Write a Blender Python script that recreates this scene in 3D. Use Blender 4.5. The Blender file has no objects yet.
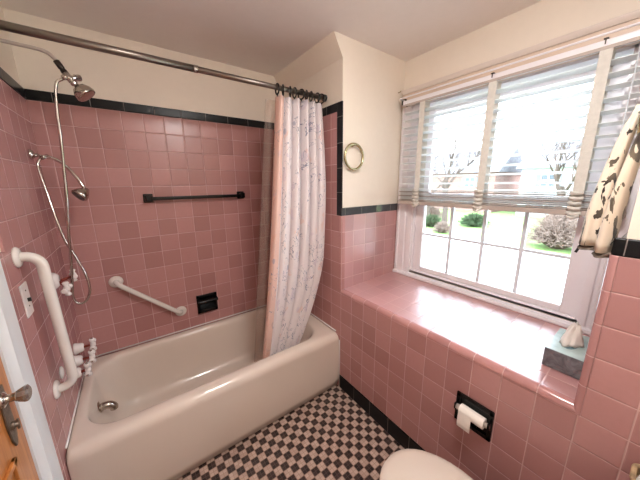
import bpy, bmesh, math, random
from mathutils import Vector, Matrix
PI = math.pi
R = random.Random(7)
SC = bpy.context.scene
COL = SC.collection
# ---------------------------------------------------------------- dimensions (metres)
P = 0.1095            # wall tile pitch
L = 1.4658            # tub alcove length, plane of the right wall
Y0 = -0.7521          # far cheek of the window recess
Y1 = Y0 - 11*P        # near cheek
XW = 2.055            # window wall
ZC = 2.357            # ceiling
ZT = 1.958            # top of the tub tile
ZW = 1.3165           # top of the wainscot tile
ZS = 0.7692           # grout line under the sill edge
ZB = 0.112            # top of the black base
YR = -2.32            # rear wall

def srgb(h):
    if isinstance(h, str):
        h = [int(h[i:i+2], 16) for i in (0, 2, 4)]
    o = []
    for c in h[:3]:
        c /= 255
        o.append(c/12.92 if c <= .04045 else ((c+.055)/1.055)**2.4)
    return tuple(o) + (1,)

# ---------------------------------------------------------------- materials
class NT:
    def __init__(s, name):
        s.m = bpy.data.materials.new(name); s.m.use_nodes = True
        s.t = s.m.node_tree; s.t.nodes.clear()
        s.out = s.n('ShaderNodeOutputMaterial')
    def n(s, k, **kw):
        x = s.t.nodes.new(k)
        for a, b in kw.items(): setattr(x, a, b)
        return x
    def l(s, a, b): s.t.links.new(a, b)
    def put(s, sock, v):
        if hasattr(v, 'is_output'): s.l(v, sock)
        else: sock.default_value = v
    def math(s, op, a, b=0.0, c=0.0, clamp=False):
        x = s.n('ShaderNodeMath', operation=op, use_clamp=clamp)
        s.put(x.inputs[0], a); s.put(x.inputs[1], b); s.put(x.inputs[2], c)
        return x.outputs[0]
    def mix(s, f, a, b, bt='MIX'):
        x = s.n('ShaderNodeMix', data_type='RGBA', blend_type=bt)
        s.put(x.inputs[0], f); s.put(x.inputs[6], a); s.put(x.inputs[7], b)
        return x.outputs[2]
    def ramp(s, f, a, b):
        x = s.n('ShaderNodeMapRange'); s.put(x.inputs[0], f)
        x.inputs[1].default_value = a; x.inputs[2].default_value = b
        return x.outputs[0]
    def noise(s, vec, sc, det=2.0, rough=.5, dist=0.0):
        x = s.n('ShaderNodeTexNoise'); s.l(vec, x.inputs['Vector'])
        x.inputs['Scale'].default_value = sc; x.inputs['Detail'].default_value = det
        x.inputs['Roughness'].default_value = rough; x.inputs['Distortion'].default_value = dist
        return x.outputs[0]
    def pos(s): return s.n('ShaderNodeNewGeometry').outputs['Position']
    def obj(s): return s.n('ShaderNodeTexCoord').outputs['Object']
    def uv(s): return s.n('ShaderNodeTexCoord').outputs['UV']
    def scale(s, v, sc):
        x = s.n('ShaderNodeMapping'); s.l(v, x.inputs[0]); x.inputs['Scale'].default_value = sc
        return x.outputs[0]
    def bsdf(s, col, rough=.5, metal=0.0, spec=.5, coat=0.0, normal=None, **kw):
        b = s.n('ShaderNodeBsdfPrincipled')
        s.put(b.inputs['Base Color'], col); s.put(b.inputs['Roughness'], rough)
        b.inputs['Metallic'].default_value = metal
        b.inputs['Specular IOR Level'].default_value = spec
        b.inputs['Coat Weight'].default_value = coat; b.inputs['Coat Roughness'].default_value = .05 if isinstance(rough, float) else .3
        for k, v in kw.items(): s.put(b.inputs[k.replace('_', ' ')], v)
        if normal: s.l(normal, b.inputs['Normal'])
        s.l(b.outputs[0], s.out.inputs[0]); return b
    def bump(s, h, st=.3, d=.002):
        x = s.n('ShaderNodeBump'); x.inputs['Strength'].default_value = st
        x.inputs['Distance'].default_value = d; s.l(h, x.inputs['Height']); return x.outputs[0]

def plain(name, col, rough=.5, metal=0.0, spec=.5, bump=0.0, bs=30.0, var=0.06, coat=0.0):
    t = NT(name); o = t.obj(); c = srgb(col)
    n = t.noise(o, bs*.3, 3)
    dark = tuple(x*(1-var*2) for x in c[:3]) + (1,)
    colr = t.mix(t.ramp(n, .3, .7), dark, c)
    nor = t.bump(t.noise(o, bs, 3), bump, .003) if bump else None
    t.bsdf(colr, rough, metal, spec, coat, nor)
    return t.m

def tile(name, ax, u0, v0, pu, pv, col, col2, grout, gw=.0027, rough=.26, tilt=.012, wav=.25, coat=0.0, spec=.5):
    """glazed tiles on a regular grid: every tile has its own slight tint and tilt"""
    t = NT(name); sp = t.n('ShaderNodeSeparateXYZ'); pos = t.pos(); t.l(pos, sp.inputs[0])
    out = []
    for a, o, p in ((ax[0], u0, pu), (ax[1], v0, pv)):
        q = t.math('DIVIDE', t.math('SUBTRACT', sp.outputs['XYZ'.index(a)], o), p)
        cell = t.math('FLOOR', q); f = t.math('SUBTRACT', q, cell)
        d = t.math('MULTIPLY', t.math('SUBTRACT', .5, t.math('ABSOLUTE', t.math('SUBTRACT', f, .5))), p)
        out.append((cell, d, f))
    d = t.math('MINIMUM', out[0][1], out[1][1])
    # the joint is a little uneven
    wob = t.math('MULTIPLY', t.math('SUBTRACT', t.noise(pos, 18, 1), .5), gw*.5)
    d = t.math('ADD', d, wob)
    g = t.ramp(d, gw*.45, gw*.75)
    cv = t.n('ShaderNodeCombineXYZ'); t.l(out[0][0], cv.inputs[0]); t.l(out[1][0], cv.inputs[1])
    wn = t.n('ShaderNodeTexWhiteNoise', noise_dimensions='3D'); t.l(cv.outputs[0], wn.inputs['Vector'])
    rs = t.n('ShaderNodeSeparateColor'); t.l(wn.outputs['Color'], rs.inputs[0])
    base = t.mix(rs.outputs[0], srgb(col), srgb(col2))
    base = t.mix(t.math('MULTIPLY', t.ramp(t.noise(pos, 60, 3), .35, .75), .18), base, srgb(col2))
    c = t.mix(g, srgb(grout), base)
    rgh = t.math('ADD', t.math('MULTIPLY', t.math('SUBTRACT', 1.0, g), .5), rough)
    tl = t.math('ADD', t.math('MULTIPLY', t.math('MULTIPLY', t.math('SUBTRACT', rs.outputs[1], .5), out[0][2]), tilt*pu*2),
                t.math('MULTIPLY', t.math('MULTIPLY', t.math('SUBTRACT', rs.outputs[2], .5), out[1][2]), tilt*pv*2))
    edge = t.math('MULTIPLY', t.math('SMOOTH_MIN', d, gw*1.6, gw), .25)
    h = t.math('ADD', t.math('ADD', tl, edge), t.math('MULTIPLY', t.noise(pos, 14, 1), .0016*wav))
    t.bsdf(c, rgh, 0, spec, coat, t.bump(h, 1.0, 1.0))
    return t.m

PINK, PINK2, GROUT = 'bc8b89', 'a87876', 'cba6a2'
M = {}
M['tile_back'] = tile('pink_tile_back', 'XZ', .0523, ZT, P, P, PINK, PINK2, GROUT)
M['tile_left'] = tile('pink_tile_left', 'YZ', 0.0, ZT, P, P, PINK, PINK2, GROUT)
M['tile_right'] = tile('pink_tile_right', 'YZ', Y0, ZS, P, P, PINK, PINK2, GROUT)
M['tile_cheek'] = tile('pink_tile_cheek', 'XZ', L+.004, ZS, P, P, PINK, PINK2, GROUT, rough=.33, spec=1.0, coat=.6)
M['tile_sill'] = tile('pink_tile_sill', 'XY', L+.105, Y0, P, P, PINK, PINK2, GROUT, rough=.34, wav=.0, tilt=.006, spec=1.0, coat=.8)
M['bull_h'] = tile('pink_edge_tile', 'YX', Y0, L-.5, P, 5, PINK, PINK2, GROUT, rough=.1)
M['bull_v'] = tile('pink_corner_tile', 'ZX', ZS, L-.5, P, 5, PINK, PINK2, GROUT, rough=.1)
BK, BK2, BG = '0d0d10', '131316', '847c78'
M['black_x'] = tile('black_border_back', 'XZ', .100, ZT-.0002, .152, .4, BK, BK2, BG, gw=.002, spec=.25, rough=.3)
M['black_y'] = tile('black_border_side', 'YZ', Y0, .0, .152, 5, BK, BK2, BG, gw=.002, spec=.25, rough=.3)
M['black_z'] = tile('black_border_upright', 'ZY', ZW, Y0+2, .152, 5, BK, BK2, BG, gw=.002, spec=.25, rough=.3)
M['black_xc_sheen'] = tile('black_border_cheek_sheen', 'XZ', L+.03, 0, .152, 5, '55575a', '3c3d40', BG, gw=.002, rough=.06)  # cheek copy of the black border, window sheen put into its paler grey

def floor_mat():
    t = NT('mosaic_floor'); pos = t.pos(); sp = t.n('ShaderNodeSeparateXYZ'); t.l(pos, sp.inputs[0])
    s = .0408; cells = []; dist = []; mini = []
    for a, o in ((0, .4255), (1, -.7345)):
        q = t.math('DIVIDE', t.math('SUBTRACT', sp.outputs[a], o), s)
        c = t.math('FLOOR', q); f = t.math('SUBTRACT', q, c); cells.append(c)
        dist.append(t.math('SUBTRACT', .5, t.math('ABSOLUTE', t.math('SUBTRACT', f, .5))))
        q2 = t.math('MULTIPLY', q, 2); c2 = t.math('FLOOR', q2); f2 = t.math('SUBTRACT', q2, c2)
        mini.append((c2, t.math('SUBTRACT', .5, t.math('ABSOLUTE', t.math('SUBTRACT', f2, .5)))))
    ch = t.math('PINGPONG', t.math('ADD', cells[0], cells[1]), 1)
    d = t.math('MINIMUM', dist[0], dist[1]); g = t.ramp(d, .025, .055)
    d2 = t.math('MINIMUM', mini[0][1], mini[1][1]); g2 = t.ramp(d2, .03, .07)
    cv = t.n('ShaderNodeCombineXYZ'); t.l(mini[0][0], cv.inputs[0]); t.l(mini[1][0], cv.inputs[1])
    wn = t.n('ShaderNodeTexWhiteNoise', noise_dimensions='3D'); t.l(cv.outputs[0], wn.inputs['Vector'])
    blk = t.mix(wn.outputs['Value'], srgb('241c1c'), srgb('40302e'))
    blk = t.mix(g2, srgb('5a4a46'), blk)
    wht = t.mix(wn.outputs['Value'], srgb('c9b3a6'), srgb('b59d90'))
    wht = t.mix(g2, srgb('a08578'), wht)
    c = t.mix(ch, wht, blk)
    c = t.mix(g, srgb('94796c'), c)
    t.bsdf(c, .35, 0, .4, 0, t.bump(g2, .25, .001))
    return t.m
M['floor'] = floor_mat()
M['cream'] = plain('cream_wall_paint', 'e8ddcf', .55, bump=.12, bs=90, var=.01)
M['ceil'] = plain('ceiling_paint', 'ece6e2', .6, bump=.1, bs=80, var=.01)
M['head_paint'] = plain('cream_pink_casing', 'd6c0ae', .4, var=.01)
M['head_paint2'] = plain('pale_moulding', 'dccfc6', .35, var=.01)
M['white_trim'] = plain('white_gloss_trim', 'e8e4e8', .3, bump=.05, bs=40, var=.01)
M['door_casing'] = plain('white_casing_paint', 'e2e6e9', .35, bump=.05, bs=40, var=.02)
M['tub'] = plain('tub_enamel', 'ded0c4', .16, var=.02, bs=8, coat=.3)
M['toilet'] = plain('toilet_china', 'd6c9be', .15, var=.01, bs=6, coat=.3)
M['chrome'] = plain('polished_chrome', 'c8c2bc', .14, 1, var=.03)
M['nickel'] = plain('worn_nickel', 'c4bcb2', .2, 1, var=.1)
M['bronze'] = plain('dark_bronze', '4a4440', .3, 1, var=.1)
M['aged'] = plain('aged_grey_metal', '86796c', .35, .8, bump=.3, bs=200, var=.2)
M['rod'] = plain('brushed_rod_steel', '8c837c', .36, 1, var=.05)
M['black'] = plain('black_ceramic', '09090b', .2, spec=.35, var=.05)
M['blackplastic'] = plain('black_ring_plastic', '1a1818', .35, var=.05)
M['white_enamel'] = plain('white_enamel', 'e2dcd6', .22, var=.02, coat=.3)
M['porcelain'] = plain('porcelain_white', 'e6dfdc', .12, var=.02, coat=.4)
M['red_metal'] = plain('red_brass_stem', '8a4038', .3, .8, var=.1)
M['plate'] = plain('switch_plate_white', 'e4dcd8', .3, var=.01)
M['brass'] = plain('brass_ring', 'b8ac88', .25, 1, var=.08)
M['paper'] = plain('tissue_paper', 'ece4dc', .9, bump=.3, bs=60, var=.03)
M['blind'] = None
M['tape'] = plain('blind_tape_cloth', 'dcd8d0', .8, bump=.5, bs=200, var=.05)
M['tan_slat'] = plain('blind_rail', 'b7a9a0', .5, var=.05)
M['wicker'] = plain('wicker_tan', 'b89c78', .8, bump=1, bs=120, var=.25)
M['grommet'] = plain('cap_metal', '8d8680', .3, 1)

def transl(name, col, rough, tr):
    t = NT(name)
    b = t.bsdf(srgb(col), rough)
    tl = t.n('ShaderNodeBsdfTranslucent'); tl.inputs[0].default_value = srgb(col)
    mx = t.n('ShaderNodeMixShader'); mx.inputs[0].default_value = tr
    t.l(b.outputs[0], mx.inputs[1]); t.l(tl.outputs[0], mx.inputs[2]); t.l(mx.outputs[0], t.out.inputs[0])
    return t.m
M['blind'] = transl('blind_slat_white', 'f2f4f4', .35, .5)

def glass_mat():
    t = NT('window_glass')
    tr = t.n('ShaderNodeBsdfTransparent'); tr.inputs[0].default_value = (.97, .98, .98, 1)
    gl = t.n('ShaderNodeBsdfGlossy'); gl.inputs['Roughness'].default_value = .02
    lw = t.n('ShaderNodeFresnel'); lw.inputs[0].default_value = 1.45
    mx = t.n('ShaderNodeMixShader'); t.l(lw.outputs[0], mx.inputs[0])
    t.l(tr.outputs[0], mx.inputs[1]); t.l(gl.outputs[0], mx.inputs[2]); t.l(mx.outputs[0], t.out.inputs[0])
    return t.m
M['glass'] = glass_mat()
def crystal():
    t = NT('knob_glass')
    t.bsdf(srgb('a49c98'), .1, .45, .8, 0, None, Transmission_Weight=.4)
    return t.m
M['crystal'] = crystal()
def liner():
    t = NT('clear_liner_vinyl')
    tr = t.n('ShaderNodeBsdfTransparent'); tr.inputs[0].default_value = (.95, .93, .92, 1)
    b = t.n('ShaderNodeBsdfPrincipled'); b.inputs['Base Color'].default_value = srgb('d8c6ba'); b.inputs['Roughness'].default_value = .2
    mx = t.n('ShaderNodeMixShader'); mx.inputs[0].default_value = .12
    t.l(tr.outputs[0], mx.inputs[1]); t.l(b.outputs[0], mx.inputs[2]); t.l(mx.outputs[0], t.out.inputs[0])
    return t.m
M['liner'] = liner()

def wood():
    t = NT('orange_oak'); o = t.pos(); v = t.scale(o, (30, 30, 1.6))
    n = t.noise(v, 1.5, 4, .6, .6); n2 = t.noise(t.scale(o, (90, 90, 3)), 2, 2)
    c = t.mix(t.ramp(n, .3, .7), srgb('a8622c'), srgb('d08b4c'))
    c = t.mix(t.math('MULTIPLY', t.ramp(n2, .5, .8), .35), c, srgb('8a4c20'))
    t.bsdf(c, .3, 0, .5, .2, t.bump(n2, .1, .001)); return t.m
M['wood'] = wood()

def curtain_mat():
    t = NT('curtain_print'); uv = t.uv()          # uv in metres of cloth
    sp = t.n('ShaderNodeSeparateXYZ'); t.l(uv, sp.inputs[0])
    base = srgb('eae2e4')
    # wide peach panel along the leading edge and a few soft peach flowers
    n1 = t.noise(uv, 7.0, 2, .5, .4)
    peach = t.math('MULTIPLY', t.ramp(n1, .62, .66), .35)
    c = t.mix(peach, base, srgb('e9b9a4'))
    lead = t.math('LESS_THAN', sp.outputs[0], .20)
    c = t.mix(t.math('MULTIPLY', lead, .62), c, srgb('e2a98c'))
    n1b = t.noise(t.scale(uv, (1, 1, 1)), 10.0, 1); t_l = t.math('MULTIPLY', t.ramp(n1b, .64, .68), .25)
    c = t.mix(t_l, c, srgb('b7a6c8'))
    # fine blue-grey line drawing: contour lines of a warped noise, in clusters
    n2 = t.noise(uv, 9.0, 2.5, .55, 1.6)
    ln = t.math('LESS_THAN', t.math('ABSOLUTE', t.math('SUBTRACT', n2, .5)), .010)
    cl = t.math('GREATER_THAN', t.noise(uv, 5.0, 1), .50)
    c = t.mix(t.math('MULTIPLY', t.math('MULTIPLY', ln, cl), .8), c, srgb('6c7594'))
    vo = t.n('ShaderNodeTexVoronoi'); t.l(uv, vo.inputs['Vector']); vo.inputs['Scale'].default_value = 6
    sp2 = t.math('MULTIPLY', t.math('LESS_THAN', vo.outputs[0], .11), .5)
    c = t.mix(sp2, c, srgb('8089a6'))
    b = t.bsdf(c, .42, 0, .5, .15)
    tl = t.n('ShaderNodeBsdfTranslucent'); t.l(c, tl.inputs[0])
    mx = t.n('ShaderNodeMixShader'); mx.inputs[0].default_value = .08
    t.l(b.outputs[0], mx.inputs[1]); t.l(tl.outputs[0], mx.inputs[2]); t.l(mx.outputs[0], t.out.inputs[0])
    return t.m
M['curtain'] = curtain_mat()

def towel_mat():
    t = NT('towel_print'); o = t.pos()
    v = t.scale(o, (16, 24, 13)); n = t.noise(v, 1.0, 2.5, .6, 1.4)
    c = t.mix(t.ramp(n, .575, .59), srgb('d8c8b6'), srgb('2a2220'))
    c = t.mix(t.math('MULTIPLY', t.ramp(t.noise(o, 9, 2), .4, .7), .25), c, srgb('dcc7a8'))
    t.bsdf(c, .95, 0, .2, 0, t.bump(t.noise(o, 500, 2), .6, .002), Sheen_Weight=.3); return t.m
M['towel'] = towel_mat()
M['hem'] = plain('towel_hem', '6f6258', .95, bump=.8, bs=200, var=.2)

def marble():
    t = NT('grey_marbled_card'); o = t.pos(); n = t.noise(o, 22, 6, .65, 1.5)
    c = t.mix(t.ramp(n, .35, .65), srgb('4a474c'), srgb('7d7f84'))
    c = t.mix(t.math('MULTIPLY', t.ramp(t.noise(o, 35, 4, .6, 2), .55, .7), .5), c, srgb('8a6f6c'))
    t.bsdf(c, .3); return t.m
M['marble'] = marble()
M['mint'] = plain('pale_mint_card', 'b9cfcd', .25, var=.15, bs=50)
M['slot'] = plain('box_opening_blue', '5e7f88', .3, var=.3, bs=90)

def stuffm(name, a, b, sc=2.0, rough=.9):
    t = NT(name); o = t.pos(); n = t.noise(o, sc, 5, .6)
    t.bsdf(t.mix(t.ramp(n, .35, .65), srgb(a), srgb(b)), rough, 0, .2); return t.m
M['lawn'] = stuffm('grass', '5c7842', '748c56', 1.2)
M['earth'] = stuffm('verge_earth', '8b8476', 'a09886', 2)
M['road'] = stuffm('pale_asphalt', 'b0b0b0', 'c4c3c2', .8)
M['brick'] = stuffm('red_brick_house', '96766e', '846a64', 3)
M['siding'] = stuffm('pale_siding', 'b2b4b6', 'bcbebf', 1)
M['roof'] = stuffm('grey_roof', '5a5a5e', '66666a', 3)
M['bark'] = stuffm('bare_bark', '4c423c', '5c524b', 6)
M['twig'] = stuffm('shrub_twigs', '6a5a50', '7a6c62', 4)
M['evergreen'] = stuffm('evergreen_leaf', '35452e', '48593e', 6)
M['dkglass'] = plain('dark_house_glass', '5c666e', .1, var=.2)
M['shutter'] = plain('grey_shutter', '6f747c', .5)

# ---------------------------------------------------------------- mesh helpers
class MB:
    def __init__(s): s.bm = bmesh.new(); s.uv = None
    def face(s, vs): 
        try: return s.bm.faces.new(vs)
        except ValueError: return None
    def box(s, x0, x1, y0, y1, z0, z1):
        x0, x1 = min(x0, x1), max(x0, x1); y0, y1 = min(y0, y1), max(y0, y1); z0, z1 = min(z0, z1), max(z0, z1)
        v = [s.bm.verts.new((x, y, z)) for x in (x0, x1) for y in (y0, y1) for z in (z0, z1)]
        for f in ((0,1,3,2),(4,6,7,5),(0,4,5,1),(2,3,7,6),(0,2,6,4),(1,5,7,3)): s.face([v[i] for i in f])
        return s
    def prism(s, poly, ax, a, b):
        """poly of 2D points in the plane normal to ax, extruded from a to b"""
        def pt(p, w):
            return {'x': (w, p[0], p[1]), 'y': (p[0], w, p[1]), 'z': (p[0], p[1], w)}[ax]
        A = [s.bm.verts.new(pt(p, a)) for p in poly]; B = [s.bm.verts.new(pt(p, b)) for p in poly]
        s.face(A[::-1]); s.face(B); n = len(poly)
        for i in range(n): s.face([A[i], A[(i+1) % n], B[(i+1) % n], B[i]])
        return s
    def tube(s, pts, r, seg=12, caps=True, closed=False):
        pts = [Vector(p) for p in pts]; n = len(pts)
        rr = r if isinstance(r, (list, tuple)) else [r]*n
        rings = []; N = None
        for i, p in enumerate(pts):
            if closed: d = pts[(i+1) % n]-pts[i-1]
            else: d = pts[min(i+1, n-1)]-pts[max(i-1, 0)]
            d = d.normalized() if d.length > 1e-9 else Vector((0, 0, 1))
            if N is None:
                N = Vector((0, 0, 1)) if abs(d.z) < .9 else Vector((1, 0, 0))
            N = (N-d*N.dot(d)).normalized(); B = d.cross(N)
            rings.append([s.bm.verts.new(p+(N*math.cos(2*PI*k/seg)+B*math.sin(2*PI*k/seg))*rr[i]) for k in range(seg)])
        m = n if closed else n-1
        for i in range(m):
            a, b = rings[i], rings[(i+1) % n]
            for k in range(seg): s.face([a[k], a[(k+1) % seg], b[(k+1) % seg], b[k]])
        if caps and not closed: s.face(rings[0][::-1]); s.face(rings[-1])
        return s
    def lathe(s, prof, org, axis, seg=20, up=None):
        """prof: (distance along axis, radius)"""
        org = Vector(org); d = Vector(axis).normalized()
        N = Vector((0, 0, 1)) if abs(d.z) < .9 else Vector((1, 0, 0))
        N = (N-d*N.dot(d)).normalized(); B = d.cross(N); rings = []
        for t, r in prof:
            if r < 1e-5: rings.append([s.bm.verts.new(org+d*t)])
            else: rings.append([s.bm.verts.new(org+d*t+(N*math.cos(2*PI*k/seg)+B*math.sin(2*PI*k/seg))*r) for k in range(seg)])
        for a, b in zip(rings, rings[1:]):
            if len(a) == 1 and len(b) == 1: continue
            for k in range(seg):
                if len(a) == 1: s.face([a[0], b[(k+1) % seg], b[k]])
                elif len(b) == 1: s.face([a[k], a[(k+1) % seg], b[0]])
                else: s.face([a[k], a[(k+1) % seg], b[(k+1) % seg], b[k]])
        if len(rings[0]) > 1: s.face(rings[0][::-1])
        if len(rings[-1]) > 1: s.face(rings[-1])
        return s
    def loops(s, rings, cap0=True, cap1=True):
        V = [[s.bm.verts.new(p) for p in r] for r in rings]; n = len(V[0])
        for a, b in zip(V, V[1:]):
            for k in range(n): s.face([a[k], a[(k+1) % n], b[(k+1) % n], b[k]])
        if cap0: s.face(V[0][::-1])
        if cap1: s.face(V[-1])
        return s
    def build(s, name, mat, parent=None, smooth=False, bevel=0.0, seg=2, sub=0, solid=0.0, mats=None):
        me = bpy.data.meshes.new(name)
        bmesh.ops.recalc_face_normals(s.bm, faces=s.bm.faces)
        if parent is not None:
            bmesh.ops.translate(s.bm, verts=s.bm.verts, vec=-parent['_o'] if False else -Vector(ORG[parent.name]))
        s.bm.to_mesh(me); s.bm.free()
        me.materials.append(mat)
        o = bpy.data.objects.new(name, me); COL.objects.link(o)
        ORG[o.name] = ORG[parent.name] if parent is not None else (0, 0, 0)
        if parent is not None: o.parent = parent
        if smooth:
            for f in me.polygons: f.use_smooth = True
        if solid:
            m = o.modifiers.new('s', 'SOLIDIFY'); m.thickness = solid; m.offset = 0
        if bevel:
            m = o.modifiers.new('b', 'BEVEL'); m.width = bevel; m.segments = seg; m.limit_method = 'ANGLE'; m.angle_limit = math.radians(40)
            m.harden_normals = False
            for f in me.polygons: f.use_smooth = True
            e = o.modifiers.new('w', 'WEIGHTED_NORMAL'); e.keep_sharp = True
        if sub:
            m = o.modifiers.new('u', 'SUBSURF'); m.levels = sub; m.render_levels = sub
        return o
ORG = {}
def thing(name, loc, label, cat, group=None):
    o = bpy.data.objects.new(name, None); COL.objects.link(o); o.location = loc; ORG[o.name] = tuple(loc)
    o.empty_display_size = .05
    o['label'] = label; o['category'] = cat
    if group: o['group'] = group
    return o
def tag(o, label, cat, group=None, kind=None):
    o['label'] = label; o['category'] = cat
    if group: o['group'] = group
    if kind: o['kind'] = kind
    return o
def struct(o): o['kind'] = 'structure'; return o
def sroot(name):
    o = bpy.data.objects.new(name, None); COL.objects.link(o); ORG[o.name] = (0, 0, 0); o['kind'] = 'structure'
    return o
def bez(p, n=8):
    """Catmull-Rom through points"""
    p = [Vector(a) for a in p]; q = [2*p[0]-p[1]]+p+[2*p[-1]-p[-2]]; out = []
    for i in range(1, len(q)-2):
        for k in range(n):
            t = k/n
            out.append(.5*((2*q[i])+(-q[i-1]+q[i+1])*t+(2*q[i-1]-5*q[i]+4*q[i+1]-q[i+2])*t*t+(-q[i-1]+3*q[i]-3*q[i+1]+q[i+2])*t**3))
    out.append(p[-1]); return out
def copy_tree(o, parent=None):
    c = o.copy(); COL.objects.link(c)
    if parent: c.parent = parent
    for ch in list(o.children): copy_tree(ch, c)
    return c

# ================================================================ the setting
T = .008   # how far the tile stands off the plaster
fl = struct(MB().box(-.15, L+.1, YR-.1, .1, -.1, 0).build('floor', M['floor']))
ce = struct(MB().box(-.15, XW+.15, YR-.1, .16, ZC, ZC+.12).build('ceiling', M['ceil']))

w = sroot('wall_back')
MB().box(-.15, L+.15, T, .15, 0, ZC).build('plaster', M['cream'], w)
MB().box(0, L, 0, T, 0, ZT).build('tile_panel', M['tile_back'], w)
MB().box(0, L, -.003, T, ZT, ZT+.052).build('tile_border', M['black_x'], w, bevel=.003)

w = sroot('wall_left')     # with the doorway opening between y -0.96 and -1.72
DY0, DY1, DZ = -.962, -1.70, 2.03
pm = MB(); pm.box(-.13, -T, DY0, T, 0, ZC); pm.box(-.13, -T, YR, DY1, 0, ZC); pm.box(-.13, -T, DY1, DY0, DZ, ZC)
pm.build('plaster', M['cream'], w)
MB().box(-T, 0, -.74, 0, 0, ZT).box(-T, 0, -.86, -.74, 0, ZW).build('tile_panel', M['tile_left'], w)
MB().box(-T, .003, -.74, 0, ZT, ZT+.052).build('tile_border', M['black_y'], w, bevel=.003)

w = sroot('wall_right')
def slope_prof(x1): return [(L+T, 0), (L+T, 2.243), (1.405, ZC), (x1, ZC), (x1, 0)]
MB().prism(slope_prof(XW), 'y', Y0+T, .1).build('plaster', M['cream'], w)
MB().prism(slope_prof(XW), 'y', YR, Y1-T).build('plaster', M['cream'], w)
MB().prism([(L+T, 0), (L+T, .772), (XW, .80), (XW, 0)], 'y', Y1-T, Y0+T).build('plaster', M['cream'], w)
# skins of tile
for a in ((Y0, 0, 0, ZW), (Y0+.048, 0, ZW, ZT), (Y1, Y0, ZB, ZS), (YR, Y1, ZB, ZS), (YR, Y1-.006, ZS, ZW)): MB().box(L, L+T, *a).build('tile_panel', M['tile_right'], w)
MB().box(L-.003, L+T, Y0+.048, 0, ZT, ZT+.052).build('tile_border', M['black_y'], w, bevel=.003)
MB().box(L-.003, L+T, Y0-.001, Y0+.048, ZW, ZT+.052).build('tile_border', M['black_z'], w, bevel=.003)
MB().box(L-.003, L+T, YR, Y1+.014, ZW, ZW+.052).build('tile_border', M['black_y'], w, bevel=.006)
MB().box(L+.002, XW, Y0, Y0+T, ZS, ZW).build('cheek_tile', M['tile_cheek'], w)
MB().box(L-.002, XW-.004, Y0-.003, Y0+T, ZW, ZW+.052).build('cheek_border', M['black_xc_sheen'], w, bevel=.003)
MB().box(L+.002, XW, Y1-T, Y1, ZS, ZW).build('cheek_tile', M['tile_cheek'], w)
MB().box(L+.002, XW-.004, Y1-T, Y1+.003, ZW, ZW+.052).build('cheek_border', M['black_xc_sheen'], w, bevel=.003)
# sloping sill and its rounded edge
MB().prism([(L+.028, .775), (L+.028, .7975), (XW, .816), (XW, .79)], 'y', Y1, Y0).build('sill_tile', M['tile_sill'], w)
r = .026; pr = [(L+.03, ZS+.001), (L-.002, ZS+.001)]
for k in range(7):
    a = PI-k*PI/12; pr.append((L-.002+r+r*math.cos(a), .7975-r+r*math.sin(a)))
pr.append((L+.03, .798))
MB().prism(pr, 'y', Y1, Y0+.002).build('sill_edge', M['bull_h'], w, smooth=False, bevel=.001)
# rounded tile up both corners of the recess
def corner(yc, sgn, z0, z1, name):
    r = .014; pp = [(L+.03, yc)]
    # solid lives on the +sgn side of yc
    for k in range(7):
        a = k*PI/12
        pp.append((L-.002+r-r*math.sin(a), yc+sgn*(r-r*math.cos(a))))
    pp += [(L-.002, yc+sgn*.02), (L+.03, yc+sgn*.02)]
    return MB().prism(pp, 'z', z0, z1).build(name, M['bull_v'], w, bevel=.0005)
corner(Y0-.002, 1, ZS+.03, ZW, 'corner_edge')
corner(Y1+.016, -1, ZS+.001, ZW, 'corner_edge')

w = sroot('wall_window')
WY0, WY1, WZ0, WZ1 = -.885, -1.842, .856, 2.05
q = MB(); q.box(XW, XW+.15, Y0+.05, WY0, .7, ZC); q.box(XW, XW+.15, WY1, Y1-.05, .7, ZC)
q.box(XW, XW+.15, WY1, WY0, WZ1, ZC); q.box(XW, XW+.15, WY1, WY0, 0, WZ0)
q.build('plaster', M['cream'], w)
struct(MB().box(-.15, XW+.15, YR-.12, YR, 0, ZC).build('wall_rear', M['cream']))

# black base along the right wall
MB_ = MB().box(L-.004, L+T, YR, -.735, 0, ZB)
struct(MB_.build('baseboard_right', M['black_y'], None, bevel=.006))

# ---- window
wi = sroot('window_1')
def casing_side(ya, yb):
    # ya = outer edge, yb = opening edge; stepped profile
    s = 1 if yb > ya else -1; wd = abs(yb-ya)
    pts = [(ya, XW), (ya, XW-.022), (ya+s*.018, XW-.026), (ya+s*.024, XW-.018), (ya+s*wd*.55, XW-.018),
           (ya+s*wd*.6, XW-.010), (ya+s*wd*.72, XW-.010), (ya+s*wd*.76, XW-.018), (yb, XW-.014), (yb, XW)]
    return MB().prism([(x, y) for y, x in pts], 'z', .838, 2.05)
casing_side(Y0-.004, WY0).build('casing', M['white_trim'], wi, bevel=.001)
casing_side(Y1+.004, WY1).build('casing', M['white_trim'], wi, bevel=.001)
MB().box(XW-.022, XW, Y1+.004, Y0-.004, 2.05, 2.135).build('casing', M['head_paint'], wi, bevel=.003)
MB().prism([(XW, 2.135), (XW-.026, 2.135), (XW-.036, 2.150), (XW-.036, 2.160), (XW-.022, 2.166), (XW, 2.166)], 'y', Y1, Y0).build('head_moulding', M['head_paint2'], wi, bevel=.001)
MB().prism([(XW+.03, .812), (XW-.034, .812), (XW-.040, .822), (XW-.036, .838), (XW+.03, .842)], 'y', Y1+.002, Y0-.002).build('stool', M['white_trim'], wi, bevel=.002)
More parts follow.
